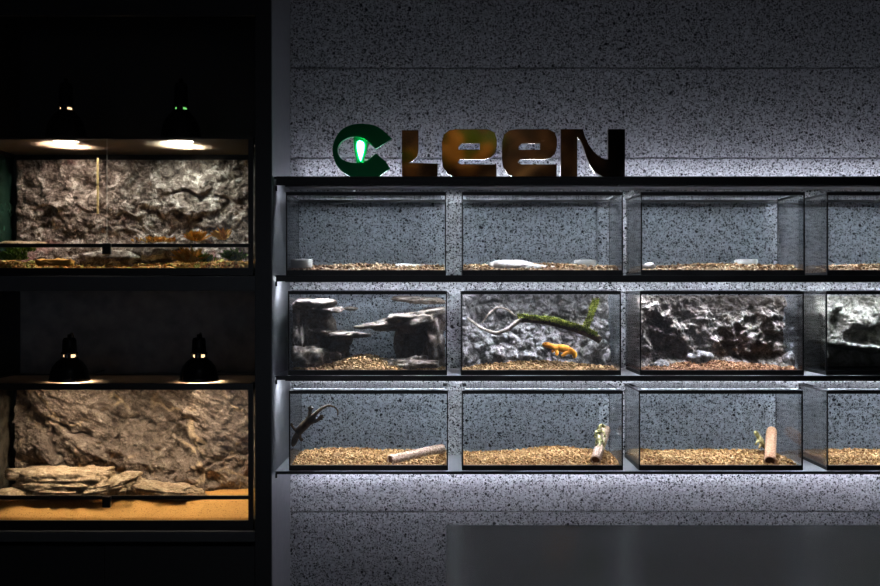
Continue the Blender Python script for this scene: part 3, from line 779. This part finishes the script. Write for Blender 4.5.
# ------------------------------------------------------------------ big tanks in the cabinet
BX0, BX1 = CL+.012, X(253, 3.62)
BF, BB = 3.62, 4.06
def big_tank(label, zt, zb, railz, zfr, seam):
    t = thing('terrarium', ((BX0+BX1)/2, BF, zb), label, 'tank', 'wide screen-top tanks in the cabinet')
    k = M['black']; e = .012
    bm = bmesh.new()
    bx(bm, BX0, BX1, BF, BF+.012, zb, zfr); bx(bm, BX0, BX1, BB-.012, BB, zb, zfr)
    bx(bm, BX0, BX0+e, BF+.012, BB-.012, zb, zfr); bx(bm, BX1-e, BX1, BF+.012, BB-.012, zb, zfr)
    bx(bm, BX0+e, BX1-e, BF+.012, BB-.012, zb+.001, zb+.008)
    fin('base_frame', bm, k, t, bevel=.0008)
    h = .024
    bm = bmesh.new()
    bx(bm, BX0, BX1, BF, BF+.010, zt-h*(1 if seam is None else .3), zt); bx(bm, BX0, BX1, BB-.012, BB, zt-h*1.1, zt)
    bx(bm, BX0, BX0+e, BF+.010, BB-.012, zt-h, zt); bx(bm, BX1-e, BX1, BF+.010, BB-.012, zt-h, zt)
    fin('top_frame', bm, k, t, bevel=.0008)
    zz = zt-h*(1 if seam is None else .3)
    for xx in (BX0, BX1-.008):
        box('corner_post', xx-(0 if xx == BX0 else .010), xx+.008, BF, BF+.012, zfr, zz, k, t)
        box('corner_post', xx if xx > BX0 else xx, xx+.014, BB-.012, BB, zfr, zt-h*1.1, k, t)
    # screen of real wires
    bm = bmesh.new(); pitch = .009; w = .0010
    a = BX0+e
    nx = int((BX1-BX0-2*e)/pitch)
    for i in range(1, nx):
        x = a+i*pitch; bx(bm, x-w/2, x+w/2, BF+.010, BB-.012, zt-.0072, zt-.0062)
    y = BF+.010
    ny = int((BB-BF-.022)/pitch)
    for i in range(1, ny):
        yy = y+i*pitch; bx(bm, a, BX1-e, yy-w/2, yy+w/2, zt-.0062, zt-.0052)
    fin('screen_top', bm, M['mesh'], t)
    # door rail with centre lock
    bm = bmesh.new(); bx(bm, BX0+.008, BX1-.008, BF-.003, BF+.009, railz-.007, railz+.007)
    dr = fin('door_rail', bm, k, t, bevel=.001)
    xm = X(108, BF)
    sx = X(107, BF)
    for (u, v) in ((BX0+.008, sx-.001), (sx+.001, BX1-.008)):
        box('glass_door', u, v, BF+.001, BF+.005, railz+.0075, zz-.0005, M['glw'], t)
    box('front_pane', BX0+.008, BX1-.008, BF+.004, BF+.008, zfr+.0005, railz-.0075, M['glw'], t)
    if seam is not None: box('door_edge', sx-.0009, sx+.0009, BF-.0008, BF+.0008, railz+.0075, zz, M['white'], t)
    box('side_pane', BX0+.002, BX0+.006, BF+.0125, BB-.0125, zfr, zt-h, M['green_refl' if seam is not None else 'brown_refl'], t)  # left pane is opaque, with its reflection painted as colour
    box('side_pane', BX1-.006, BX1-.002, BF+.0125, BB-.0125, zfr, zt-h, M['glw'], t)
    bm = bmesh.new(); bx(bm, xm-.016, xm+.016, BF-.020, BF-.003, railz-.034, railz+.008)
    fin('door_lock', bm, k, dr, bevel=.003)
    return t
UZT, UZB = Z(137, BF), Z(275.4, BF)
LZT, LZB = Z(383.5, BF), Z(531, BF)
big_tank('wide lamp-lit tank in the upper cabinet bay with rugged pinkish rock', UZT, UZB, Z(245.5, BF), Z(268, BF), 1)
big_tank('wide lamp-lit tank in the lower cabinet bay with orange sand', LZT, LZB, Z(497.5, BF), Z(520.5, BF), None)

RX0, RX1 = X(15.5, 3.98), BX1-.014
def hU(x, z):
    px = PX+x/3.95*F; py = PY-(z-CZ)/3.95*F
    h = .055+.026*fr(x, z, 6, 1)+.014*fr(x, z, 22, 2)+.014*(rid(x, z, 9, 4)-1.0)
    # overhanging brows as in the photo
    for cx, cy, wx, s in ((48, 205, 20, .030), (130, 213, 24, .030), (83, 208, 12, .02), (190, 190, 24, .034), (185, 213, 22, .028), (224, 196, 14, .022), (62, 184, 9, .014)):
        yy = cy+3*math.sin((px-cx)*.2)
        h += s*bump1(px, cx, wx)*sstep(-26, 0, py-yy)*sstep(2.5, -.5, py-yy)
    h += .06*sstep(232, 262, py)
    return h
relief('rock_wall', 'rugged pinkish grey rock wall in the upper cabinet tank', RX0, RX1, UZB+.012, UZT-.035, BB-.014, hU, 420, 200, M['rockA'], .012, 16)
rng = np.random.RandomState(12)
# slab rock: tilted facets
th = math.radians(35)
seeds = np.stack([rng.uniform(RX0-.1, RX1+.1, 15), rng.uniform(LZB-.1, LZT+.1, 15)], 1)
tilt = rng.uniform(-.30, .30, (15, 2)); off = rng.uniform(.0, .04, 15)
def hL(x, z):
    wx = x+.035*fr(x, z, 5, 3, 4); wz = z+.035*fr(x, z, 5, 9, 4)
    dx, dz = wx-seeds[:, 0], wz-seeds[:, 1]
    a = (dx*math.cos(th)-dz*math.sin(th))*.62; b = dx*math.sin(th)+dz*math.cos(th)
    d = np.hypot(a, b); i, j = np.argsort(d)[:2]
    e = d[j]-d[i]
    h = .05+off[i]+tilt[i, 0]*dx[i]+tilt[i, 1]*dz[i]
    h -= .038*(1-sstep(0, .016, e))*sstep(-.1, .25, nz(x, z, 5, 4))
    u = dx_dir = x*math.cos(-th)+z*math.sin(-th); v = -x*math.sin(-th)+z*math.cos(-th)
    st = fr(u*.3, v, 14, 11, 5)
    step = .018*(abs(noise.noise(Vector((u*2.2, v*9, 2.2))))**.5)
    return h+.022*fr(x, z, 12, 2)+.020*st+step*1.6+.02*fr(x, z, 3, 6)+.010*(rid(u*.5, v, 16, 5)-1)
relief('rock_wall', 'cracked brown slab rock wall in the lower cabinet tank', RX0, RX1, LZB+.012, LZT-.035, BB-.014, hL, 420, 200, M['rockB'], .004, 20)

# sand
def sand_bed():
    V = []; Fc = []; nx, ny = 160, 40
    x0, x1, y0, y1, zb = BX0+.013, BX1-.013, BF+.013, BB-.10, LZB+.0085
    for j in range(ny):
        for i in range(nx):
            x = x0+(x1-x0)*i/(nx-1); y = y0+(y1-y0)*j/(ny-1)
            t_ = min(1, (y-y0)/.09); top = Z(519.3, BF)*(1-t_)+(Z(501.5, BF+.09)+.0)*t_+.006*fr(x, y, 9, 2)*min(1, t_*2)+.018*bump1(x, X(12, 3.7), .06)*t_
            V.append((x, y, top))
    for j in range(ny-1):
        for i in range(nx-1):
            a = j*nx+i; Fc.append((a, a+1, a+nx+1, a+nx))
    ring = [i for i in range(nx)] + [j*nx+nx-1 for j in range(1, ny)] + [(ny-1)*nx+i for i in range(nx-2, -1, -1)] + [j*nx for j in range(ny-2, 0, -1)]
    base = len(V); L = len(ring)
    for q in ring: V.append((V[q][0], V[q][1], zb))
    for q in range(L): Fc.append((ring[q], base+q, base+(q+1) % L, ring[(q+1) % L]))
    Fc.append(tuple(base+q for q in range(L)))
    me = bpy.data.meshes.new('sand'); me.from_pydata(V, [], Fc); me.update()
    for p in me.polygons: p.use_smooth = True
    tag(link('sand', me, M['sand']), 'deep orange sand filling the bottom of the lower cabinet tank', 'sand', None, 'stuff')
sand_bed()
SY = 3.78
rockobj('sandstone_rock', 'long layered sandstone slab, the largest rock on the orange sand', 'rock', [
    B(15, 112, 470, 496, SY+.0, .15, 70, 3.2, .3, 12, strata=.08, sub=5), B(12, 116, 467, 482, SY+.02, .13, 71, 2.8, .34, 12, strata=.10, sub=5), B(22, 112, 478, 489, SY, .16, 72, 2.6, .34, 12, strata=.10, sub=5),
    B(34, 100, 486, 497, SY-.02, .15, 73, 2.4, .4, 12, strata=.14, sub=5)], M['sandst'])
rockobj('sandstone_rock', 'wedge of yellow sandstone leaning on the end of the long slab', 'rock', [
    B(88, 142, 478, 496, SY-.03, .12, 74, 1.9, .6, 14, strata=.14, sub=5, rot=(0, -.18, .2)), B(112, 144, 476, 494, SY, .1, 75, 2.0, .6, 14, sub=5)], M['sandst'])
rockobj('sandstone_rock', 'low jagged sandstone rock at the right end of the rock pile', 'rock', [
    B(136, 198, 484, 498, SY-.02, .12, 76, 2.0, .6, 14, strata=.16, sub=5, rot=(0, .08, 0)), B(146, 176, 482, 494, SY+.02, .1, 78, 2.0, .6, 14, sub=5)], M['sandst'])
rockobj('sandstone_rock', 'small rounded sand-covered rock at the far left of the sand', 'rock', [
    B(-6, 32, 488, 500, SY-.05, .12, 77, 2.0, .15, 8)], M['sandst'])

# upper tank floor: litter, plants, corals of moss
def litter():
    x0, x1 = BX0+.014, BX1-.014
    return bedding('leaf_litter', 'brown and green leaf litter on the floor of the upper cabinet tank', x0, x1, BF+.014, BB-.13, UZB+.0085,
                   lambda x, y: .030+.012*nz(x, y, 8, 3)+.02*sstep(BF+.05, BF+.25, y), 2600, .011, M['chipu'], 77, 'litter', .35, 1.8)
litter()
def plant(px, py, d, w, h, m, label, n=60, seed=0, cat='plant', name='moss_plant', s=.012):
    r = random.Random(seed); bm = bmesh.new(); c = W(px, py, d)
    for q in range(n):
        a = c+Vector((r.gauss(0, w*.4), r.gauss(0, .012), 0)); a.z = c.z
        dr = Vector((r.uniform(-.7, .7), r.uniform(-.9, .4), r.uniform(.3, 1))).normalized()
        L = h*1.7*r.uniform(.4, 1.0); sd = dr.cross(Vector((r.uniform(-1, 1), 1, 0))).normalized()*s*r.uniform(.3, .6)
        mid = a+dr*L*.6; tip = a+dr*L+Vector((0, -.3*L*r.random(), -.12*L))
        th_ = sd.cross(dr).normalized()*.0008
        v = [bm.verts.new(a), bm.verts.new(mid-sd), bm.verts.new(tip), bm.verts.new(mid+sd), bm.verts.new(mid+th_)]
        for f in ((0, 1, 4), (1, 2, 4), (2, 3, 4), (3, 0, 4), (0, 3, 2, 1)): bm.faces.new([v[i] for i in f])
    o = fin(name, bm, m); tag(o, label, cat); return o
plant(14, 260, 3.66, .05, .035, M['leaf'], 'low green moss at the left of the upper tank floor', 160, 1)
plant(20, 252, 3.72, .05, .03, M['leaf'], 'green moss just behind the door rail at the far left', 100, 2)
plant(190, 263, 3.66, .035, .05, M['leafo'], 'orange star-shaped plant behind the low front glass', 130, 3, name='orange_plant')
plant(197, 241, 3.76, .020, .035, M['leafo'], 'tallest orange yellow tuft above the door rail', 120, 4, name='orange_plant')
plant(223, 240, 3.78, .012, .04, M['leafo'], 'thin orange tuft near the right corner of the upper tank', 60, 5, name='orange_plant')
plant(160, 242, 3.76, .07, .018, M['leafo'], 'low spread of orange yellow leaves left of the tall tuft', 160, 6, name='orange_plant')
plant(236, 261, 3.67, .03, .04, M['leaf'], 'green moss in the right corner of the upper tank floor', 120, 7)
plant(206, 262, 3.67, .03, .03, M['leaf'], 'green moss right beside the orange star-shaped plant', 60, 8)
bm = bmesh.new(); c = W(55, 262.6, BF+.035)
rr = random.Random(2)
bx(bm, c.x-.066, c.x+.066, c.y-.015, c.y+.02, c.z-.010, c.z+.012)
bmesh.ops.subdivide_edges(bm, edges=bm.edges, cuts=6, use_grid_fill=True)
for v in bm.verts: v.co += noise.noise_vector(v.co*70)*.009
tag(fin('bark_piece', bm, M['leafo'], smooth=True), 'flat orange bark piece lying against the front glass', 'bark')
rockobj('flat_rock', 'low flat rock above the rail at the left of the upper tank', 'rock', [B(2, 45, 241, 249, 3.75, .12, 81, 2.2, .3, 14)], M['sandst'])
rockobj('flat_rock', 'dark lumpy rock low on the floor beside the orange bark', 'rock', [B(70, 150, 252, 268, 3.74, .1, 82, 2.0, .4, 12)], M['rockA'])
rockobj('flat_rock', 'brown rock beneath the low spread of orange leaves', 'rock', [B(128, 182, 243, 262, 3.76, .1, 83, 2.0, .4, 12)], M['rockA'])
st = box('gauge_strip', X(97, 3.855), X(98.8, 3.855), 3.852, 3.858, Z(214, 3.86), Z(158, 3.86), M['strip']); tag(st, 'thin yellow gauge strip hanging upright before the pinkish rock', 'gauge')

# ------------------------------------------------------------------ lamps
def dome_lamp(px, d, zb, label, mb, R=.075, kz=1.1):
    c = (X(px, d), d, zb)
    t = thing('dome_lamp', c, label, 'lamp', 'dome lamps standing on the screen tops')
    bm = bmesh.new(); z0 = .084*kz
    prof = [(R, 0), (R+.003, .002), (R*.985, .012*kz), (R*.93, .032*kz), (R*.82, .052*kz), (R*.64, .068*kz), (R*.46, .078*kz), (.030, z0)]
    inner = [(.018, z0-.002), (R*.44, .075*kz), (R*.62, .065*kz), (R*.79, .050*kz), (R*.90, .032*kz), (R*.95, .010), (R, 0)]
    lathe(bm, prof+inner, c, 36); fin('dome', bm, M['lamp'], t, smooth=True)
    for a in (-math.pi/2, math.pi*.2, math.pi*.8):
        bxx = c[0]+.026*math.cos(a)+(.003 if a < 0 else 0); byy = c[1]+.026*math.sin(a)
        bm = bmesh.new(); tube(bm, [(bxx, byy, c[2]+z0-.001), (bxx, byy, c[2]+z0+.0125)], .0125 if a < 0 else .005, 12)
        fin('vent_post', bm, M['lamp'], t)
    bm = bmesh.new()
    lathe(bm, [(0, z0+.012), (.031, z0+.012), (.032, z0+.018), (.027, z0+.022), (.025, z0+.060*kz), (.021, z0+.068*kz), (.008, z0+.070*kz), (.008, z0+.080*kz), (0, z0+.080*kz)], c, 28)
    fin('socket', bm, M['lamp'], t, smooth=True)
    bm = bmesh.new()
    lathe(bm, [(0, .006), (R*.60, .009), (R*.66, .016), (R*.5, .036*kz), (.015, .062*kz), (0, .064*kz)], c, 28)
    bl = fin('bulb', bm, mb, t, smooth=True)
    bm = bmesh.new(); lathe(bm, [(0, .066*kz), (.015, .066*kz), (.0165, z0-.003), (.0215, z0+.002), (.0220, z0+.0095), (0, z0+.0105)], c, 28)
    fin('bulb_neck', bm, M['neckg'] if mb is M['bulbg'] else M['neck'], bl, smooth=True)
    bm = bmesh.new()
    x, y, z = c; q = 1 if px < 100 else -1; zt = z+z0+.078*kz
    pts = bez([Vector((x, y, zt)), Vector((x, y+.03, zt+.004)), Vector((x, y+.05, zt-.04)), Vector((x+.00*q, y+.095, z+.03)), Vector((x+.00*q, y+.16, z+.008)), Vector((x, 4.09, z+.012))], 8)
    tube(bm, pts, .003, 8); fin('power_cord', bm, M['cable'], t, smooth=True)
    return t
dome_lamp(66, 3.78, UZT+.0005, 'black dome lamp with warm glowing vents on the upper tank', M['bulbn'], .08, 1.55)
dome_lamp(181, 3.78, UZT+.0005, 'black dome lamp with greenish glowing vents on the upper tank', M['bulbg'], .08, 1.55)
dome_lamp(69.5, 3.715, LZT+.0005, 'left black dome lamp on the screen of the lower tank', M['bulbw'])
dome_lamp(199, 3.715, LZT+.0005, 'right black dome lamp on the screen of the lower tank', M['bulbw'])

# ------------------------------------------------------------------ sign letters
LD = 3.662
def letter(name, outer, holes, m, label, base=175.6, thick=.026):
    cu = bpy.data.curves.new(name, 'CURVE'); cu.dimensions = '2D'; cu.fill_mode = 'BOTH'; cu.extrude = thick/2; cu.bevel_depth = .0006
    zb = shz[0][1]+.0008
    off = zb-Z(base, LD)
    for loop in [outer]+holes:
        s = cu.splines.new('POLY'); s.points.add(len(loop)-1); s.use_cyclic_u = True
        for p, (px, py) in zip(s.points, loop): p.co = (X(px, LD), Z(py, LD)+off, 0, 1)
    tmp = bpy.data.objects.new('tmp', cu); COL.objects.link(tmp)
    dg = bpy.context.evaluated_depsgraph_get()
    me = bpy.data.meshes.new_from_object(tmp.evaluated_get(dg)); bpy.data.objects.remove(tmp)
    me.transform(Matrix(((1, 0, 0, 0), (0, 0, 1, LD+thick/2), (0, 1, 0, 0), (0, 0, 0, 1))))
    me.flip_normals()
    me.materials.clear()
    o = link(name, me, m); tag(o, label, 'letter', 'mirrored sign letters'); return o
def smooth_loop(pts, corners, n=5):
    """catmull between non-corner points"""
    out = []; N = len(pts)
    for i in range(N):
        a, b, c, d = pts[i-1], pts[i], pts[(i+1) % N], pts[(i+2) % N]
        if i in corners: a = b
        if (i+1) % N in corners: d = c
        if i in corners and (i+1) % N in corners: out.append(b); continue
        for k in range(n):
            t = k/n
            out.append(tuple(.5*(2*b[q]+(c[q]-a[q])*t+(2*a[q]-5*b[q]+4*c[q]-d[q])*t*t+(3*b[q]-a[q]-3*c[q]+d[q])*t**3) for q in (0, 1)))
    return out
Cp = [(391.8, 137.5), (378, 126), (364, 122.8), (350, 124.3), (339.5, 131), (333.6, 142), (332.8, 151.6), (336, 162.7), (342.5, 170.7), (351, 175.6), (377.5, 175.6), (390, 167.5), (385.5, 160.3), (376, 152.4),
      (367, 159.5), (355, 162), (343.5, 159.3), (338.5, 154), (337.3, 147.5), (341, 141), (348, 136.8), (356, 135.7), (366, 139.2), (375.8, 147.8)]
clet = letter('letter_c', smooth_loop(Cp, {0, 9, 10, 11, 12, 13, 23}), [], M['mirrorg'], 'dark green mirrored letter C, shaped like an eye with a lit slit')
sl = [(359.8, 139.6), (363.6, 141.8), (364, 147), (362.6, 154), (360.6, 160), (358.6, 154), (357.2, 147), (357.4, 141.5)]
def plate(name, loop, y0, y1, m, parent):
    bm = bmesh.new(); zo = shz[0][1]+.0008-Z(175.6, LD)
    a = [bm.verts.new((X(p, LD), y0, Z(q, LD)+zo)) for p, q in loop]; b = [bm.verts.new((v.co.x, y1, v.co.z)) for v in a]
    bm.faces.new(a); bm.faces.new(b[::-1])
    for k in range(len(a)): bm.faces.new((a[k], a[(k+1) % len(a)], b[(k+1) % len(a)], b[k]))
    return fin(name, bm, m, parent)
rim = [(354.5, 134), (366, 137), (367, 148), (364.5, 156), (362.5, 163.5), (357.5, 163.5), (355.3, 155), (354, 146)]
sr = plate('slit_rim', smooth_loop(rim, set()), LD+.004, LD+.020, M['mirrorg'], clet)
o = plate('lit_slit', smooth_loop(sl, {0, 4}), LD-.003, LD+.0035, M['slit'], sr); o['label'] = 'glowing green slit pupil'
Lp = [(402, 129.3), (418.3, 129.3), (418.3, 150), (417, 155.5), (413.5, 159.3), (408, 162), (437.4, 162.7), (437.4, 175.6), (402, 175.6)]
letter('letter_l', Lp, [], M['mirror'], 'bronze mirrored letter L standing right of the green C')
def E(dx):
    o = [(496.4, 175.6), (496.4, 163.5), (461, 163.5), (457.5, 161.5), (460, 158.3), (484, 158.3), (490.5, 156.5), (495, 152), (496.7, 145), (496.7, 138), (494.5, 131.5), (488, 128.3),
         (456, 128.3), (449, 129.6), (444, 133.5), (442, 141), (442, 158), (443, 166), (447.5, 172.5), (455, 175.6)]
    h = [(461.5, 142.5), (480, 142.5), (480, 148.8), (458.4, 148.8), (458.4, 145.5)]
    return [(a+dx, b) for a, b in o], [[(a+dx, b) for a, b in h]]
letter('letter_e', *E(0), M['mirror'], 'bronze mirrored letter E directly after the L')
letter('letter_e', *E(60.2), M['mirror'], 'bronze mirrored letter E directly before the N')
Np = [(560.9, 128.3), (582.6, 128.3), (585, 136), (588.5, 143.5), (593.5, 150.5), (599, 155.6), (604.7, 158.5), (608.2, 158.5), (608.2, 128.3), (624.9, 128.3), (624.9, 175.6), (603, 175.6),
      (596, 171.5), (590.5, 165), (586.5, 156), (583.5, 146), (580.5, 139.5), (577.2, 136), (577.2, 175.6), (560.9, 175.6)]
letter('letter_n', Np, [], M['mirror'], 'bronze mirrored letter N, last and darkest of the sign')

# ------------------------------------------------------------------ counter in front
CT = .90
cd = (CZ-CT)*F/(525-PY)
ct = thing('service_counter', (1.0, cd-.4, 0), 'dark grey stone counter in front of the lit rack', 'counter')
cx0 = X(446.3, cd)
box('worktop', cx0, XR-.02, cd-.85, cd, CT-.03, CT, M['counter'], ct, bevel=.0015)
box('counter_body', cx0+.02, XR-.04, cd-.80, cd-.02, 0, CT-.03, M['lam'], ct)

# ------------------------------------------------------------------ planted display on the opposite wall (seen only in the mirrored letters)
RY = YB
def refl(px, py):      # where a ray mirrored at the letters lands on the opposite wall
    k = (LD+LD-RY)/LD
    return X(px, LD)*k, CZ+(Z(py, LD)-CZ)*k
xa, za = refl(395, 185); xb, zb_ = refl(606, 105)
tp = box('timber_panel', xa, xb, RY+.002, RY+.04, za-.1, HC-.02, M['timber'], None, bevel=.003)
tag(tp, 'brown timber panel mounted high on the wall opposite the sign', 'panel')
ps = box('plant_ledge', xa-.55, xb+.3, RY+.0402, RY+.34, za-.05, za-.02, M['timber'], None, bevel=.003)
tag(ps, 'brown timber ledge carrying pots opposite the sign', 'shelf')
def big_plant(px, label, seed, nl, L, mleaf, pot=True):
    x, _ = refl(px, 150); r = random.Random(seed)
    t = thing('potted_plant', (x, RY+.2, za-.019), label, 'plant', 'potted plants opposite the sign')
    bm = bmesh.new()
    lathe(bm, [(0, 0), (.075, 0), (.10, .15), (.108, .15), (.108, .175), (.095, .175), (.090, .155), (0, .150)], (x, RY+.2, za-.019), 28)
    fin('pot', bm, M['clay'], t, smooth=True)
    for q in range(nl):
        bm = bmesh.new(); a = Vector((x, RY+.2, za+.13)); ang = r.uniform(0, 6.28)
        dr = Vector((math.cos(ang)*.8, abs(math.sin(ang))*.3, r.uniform(.5, 1.6))).normalized(); Lq = L*r.uniform(.6, 1)
        sd = dr.cross(Vector((0, 1, .2))).normalized(); rows_ = []
        for i in range(9):
            f = i/8; w = .085*math.sin(math.pi*min(1, .08+f*.92))**.8*(1 if f > .25 else .2)
            p = a+dr*Lq*f+Vector((0, .0, -.25*Lq*f*f))
            rows_.append([bm.verts.new(p-sd*w), bm.verts.new(p+Vector((0, -.008, -.004))), bm.verts.new(p+sd*w)])
        for u, v in zip(rows_, rows_[1:]):
            for k in (0, 1): bm.faces.new((u[k], u[k+1], v[k+1], v[k]))
        o = fin('leaf', bm, mleaf if q % 5 < 3 else M['leafo'], t, smooth=True); sm = o.modifiers.new('solid', 'SOLIDIFY'); sm.thickness = .002
    return t
big_plant(466, 'leafy green pot plant in the middle of the ledge opposite the sign', 5, 22, .62, M['leaf'])
big_plant(408, 'smaller leafy pot plant on the ledge opposite the sign', 6, 12, .30, M['leaf'])
def bk(px0, py0, px1, py1, r, yy, lab):
    bm = bmesh.new()
    a = refl(px0, py0); b = refl(px1, py1)
    tube(bm, bez([Vector((a[0], RY+yy, a[1])), Vector(((a[0]+b[0])/2, RY+yy+.02, (a[1]+b[1])/2+.03)), Vector((b[0], RY+yy, b[1]))], 5), [r*(1-.05*i) for i in range(11)], 10)
    tag(fin('driftwood', bm, M['bark2'], smooth=True), lab, 'driftwood')
bk(515, 184, 545, 163, .05, .20, 'thick tan driftwood piece lying right of the leafy pot plant opposite the sign')
bk(385, 184, 374, 138, .025, .20, 'upright tan driftwood stick left of the smaller pot plant opposite the sign')
bk(572, 184, 576, 135, .018, .20, 'thin upright driftwood stick at the dark end of the ledge opposite the sign')

def spot(name, loc, target, e, col, ang=70, size=.05):
    l = bpy.data.lights.new(name, 'SPOT'); l.energy = e; l.color = col; l.spot_size = math.radians(ang); l.spot_blend = .6; l.shadow_soft_size = size
    o = bpy.data.objects.new(name, l); COL.objects.link(o); o.location = loc
    o.rotation_euler = (Vector(target)-Vector(loc)).to_track_quat('-Z', 'Y').to_euler(); return o
# added spotlight, brightens the ledge that the letters reflect
spot('opposite_wash', (.3, -.7, HC-.12), (.25, RY, za+.2), 17, (1, .78, .52), 95)
sp = thing('added_spotlight', (.3, -.7, HC-.12), 'small black added spotlight, out of view, aimed at the planted ledge', 'lamp')
bm = bmesh.new(); lathe(bm, [(0, .10), (.035, .10), (.035, .03), (.038, .03), (.038, .09), (0, .105)], (.3, -.66, HC-.14), 20); fin('housing', bm, M['lamp'], sp)
bm = bmesh.new(); lathe(bm, [(0, .03), (.01, .03), (.01, 0), (0, 0)], (.3, -.66, HC-.031), 12); fin('mount', bm, M['lamp'], sp)
# added dim fill light under the ceiling, no fixture behind it
l = bpy.data.lights.new('room_fill', 'AREA'); l.energy = .4; l.size = 1.2; l.color = (.9, .93, 1)
o = bpy.data.objects.new('room_fill', l); COL.objects.link(o); o.location = (0, .9, HC-.05)

# ------------------------------------------------------------------ world, camera
w = bpy.data.worlds.new('world'); S.world = w; w.use_nodes = True
w.node_tree.nodes['Background'].inputs[0].default_value = (.5, .55, .65, 1)
w.node_tree.nodes['Background'].inputs[1].default_value = .36
cam = bpy.data.cameras.new('camera'); co = bpy.data.objects.new('camera', cam); COL.objects.link(co)
co.location = (0, 0, CZ); co.rotation_euler = (math.pi/2, 0, 0)
cam.sensor_width = 36; cam.sensor_fit = 'HORIZONTAL'; cam.lens = F/880*36
cam.shift_x = -8/880; cam.clip_start = .05
S.camera = co
S.view_settings.view_transform = 'Standard'; S.view_settings.look = 'None'; S.view_settings.exposure = 0; S.view_settings.gamma = 1
S.view_settings.use_curve_mapping = False
try:
    c = S.cycles; c.transparent_max_bounces = 32; c.max_bounces = 10; c.diffuse_bounces = 5; c.glossy_bounces = 4
    c.use_denoising = True; c.caustics_reflective = False; c.caustics_refractive = False; c.sample_clamp_indirect = 4
except Exception: pass
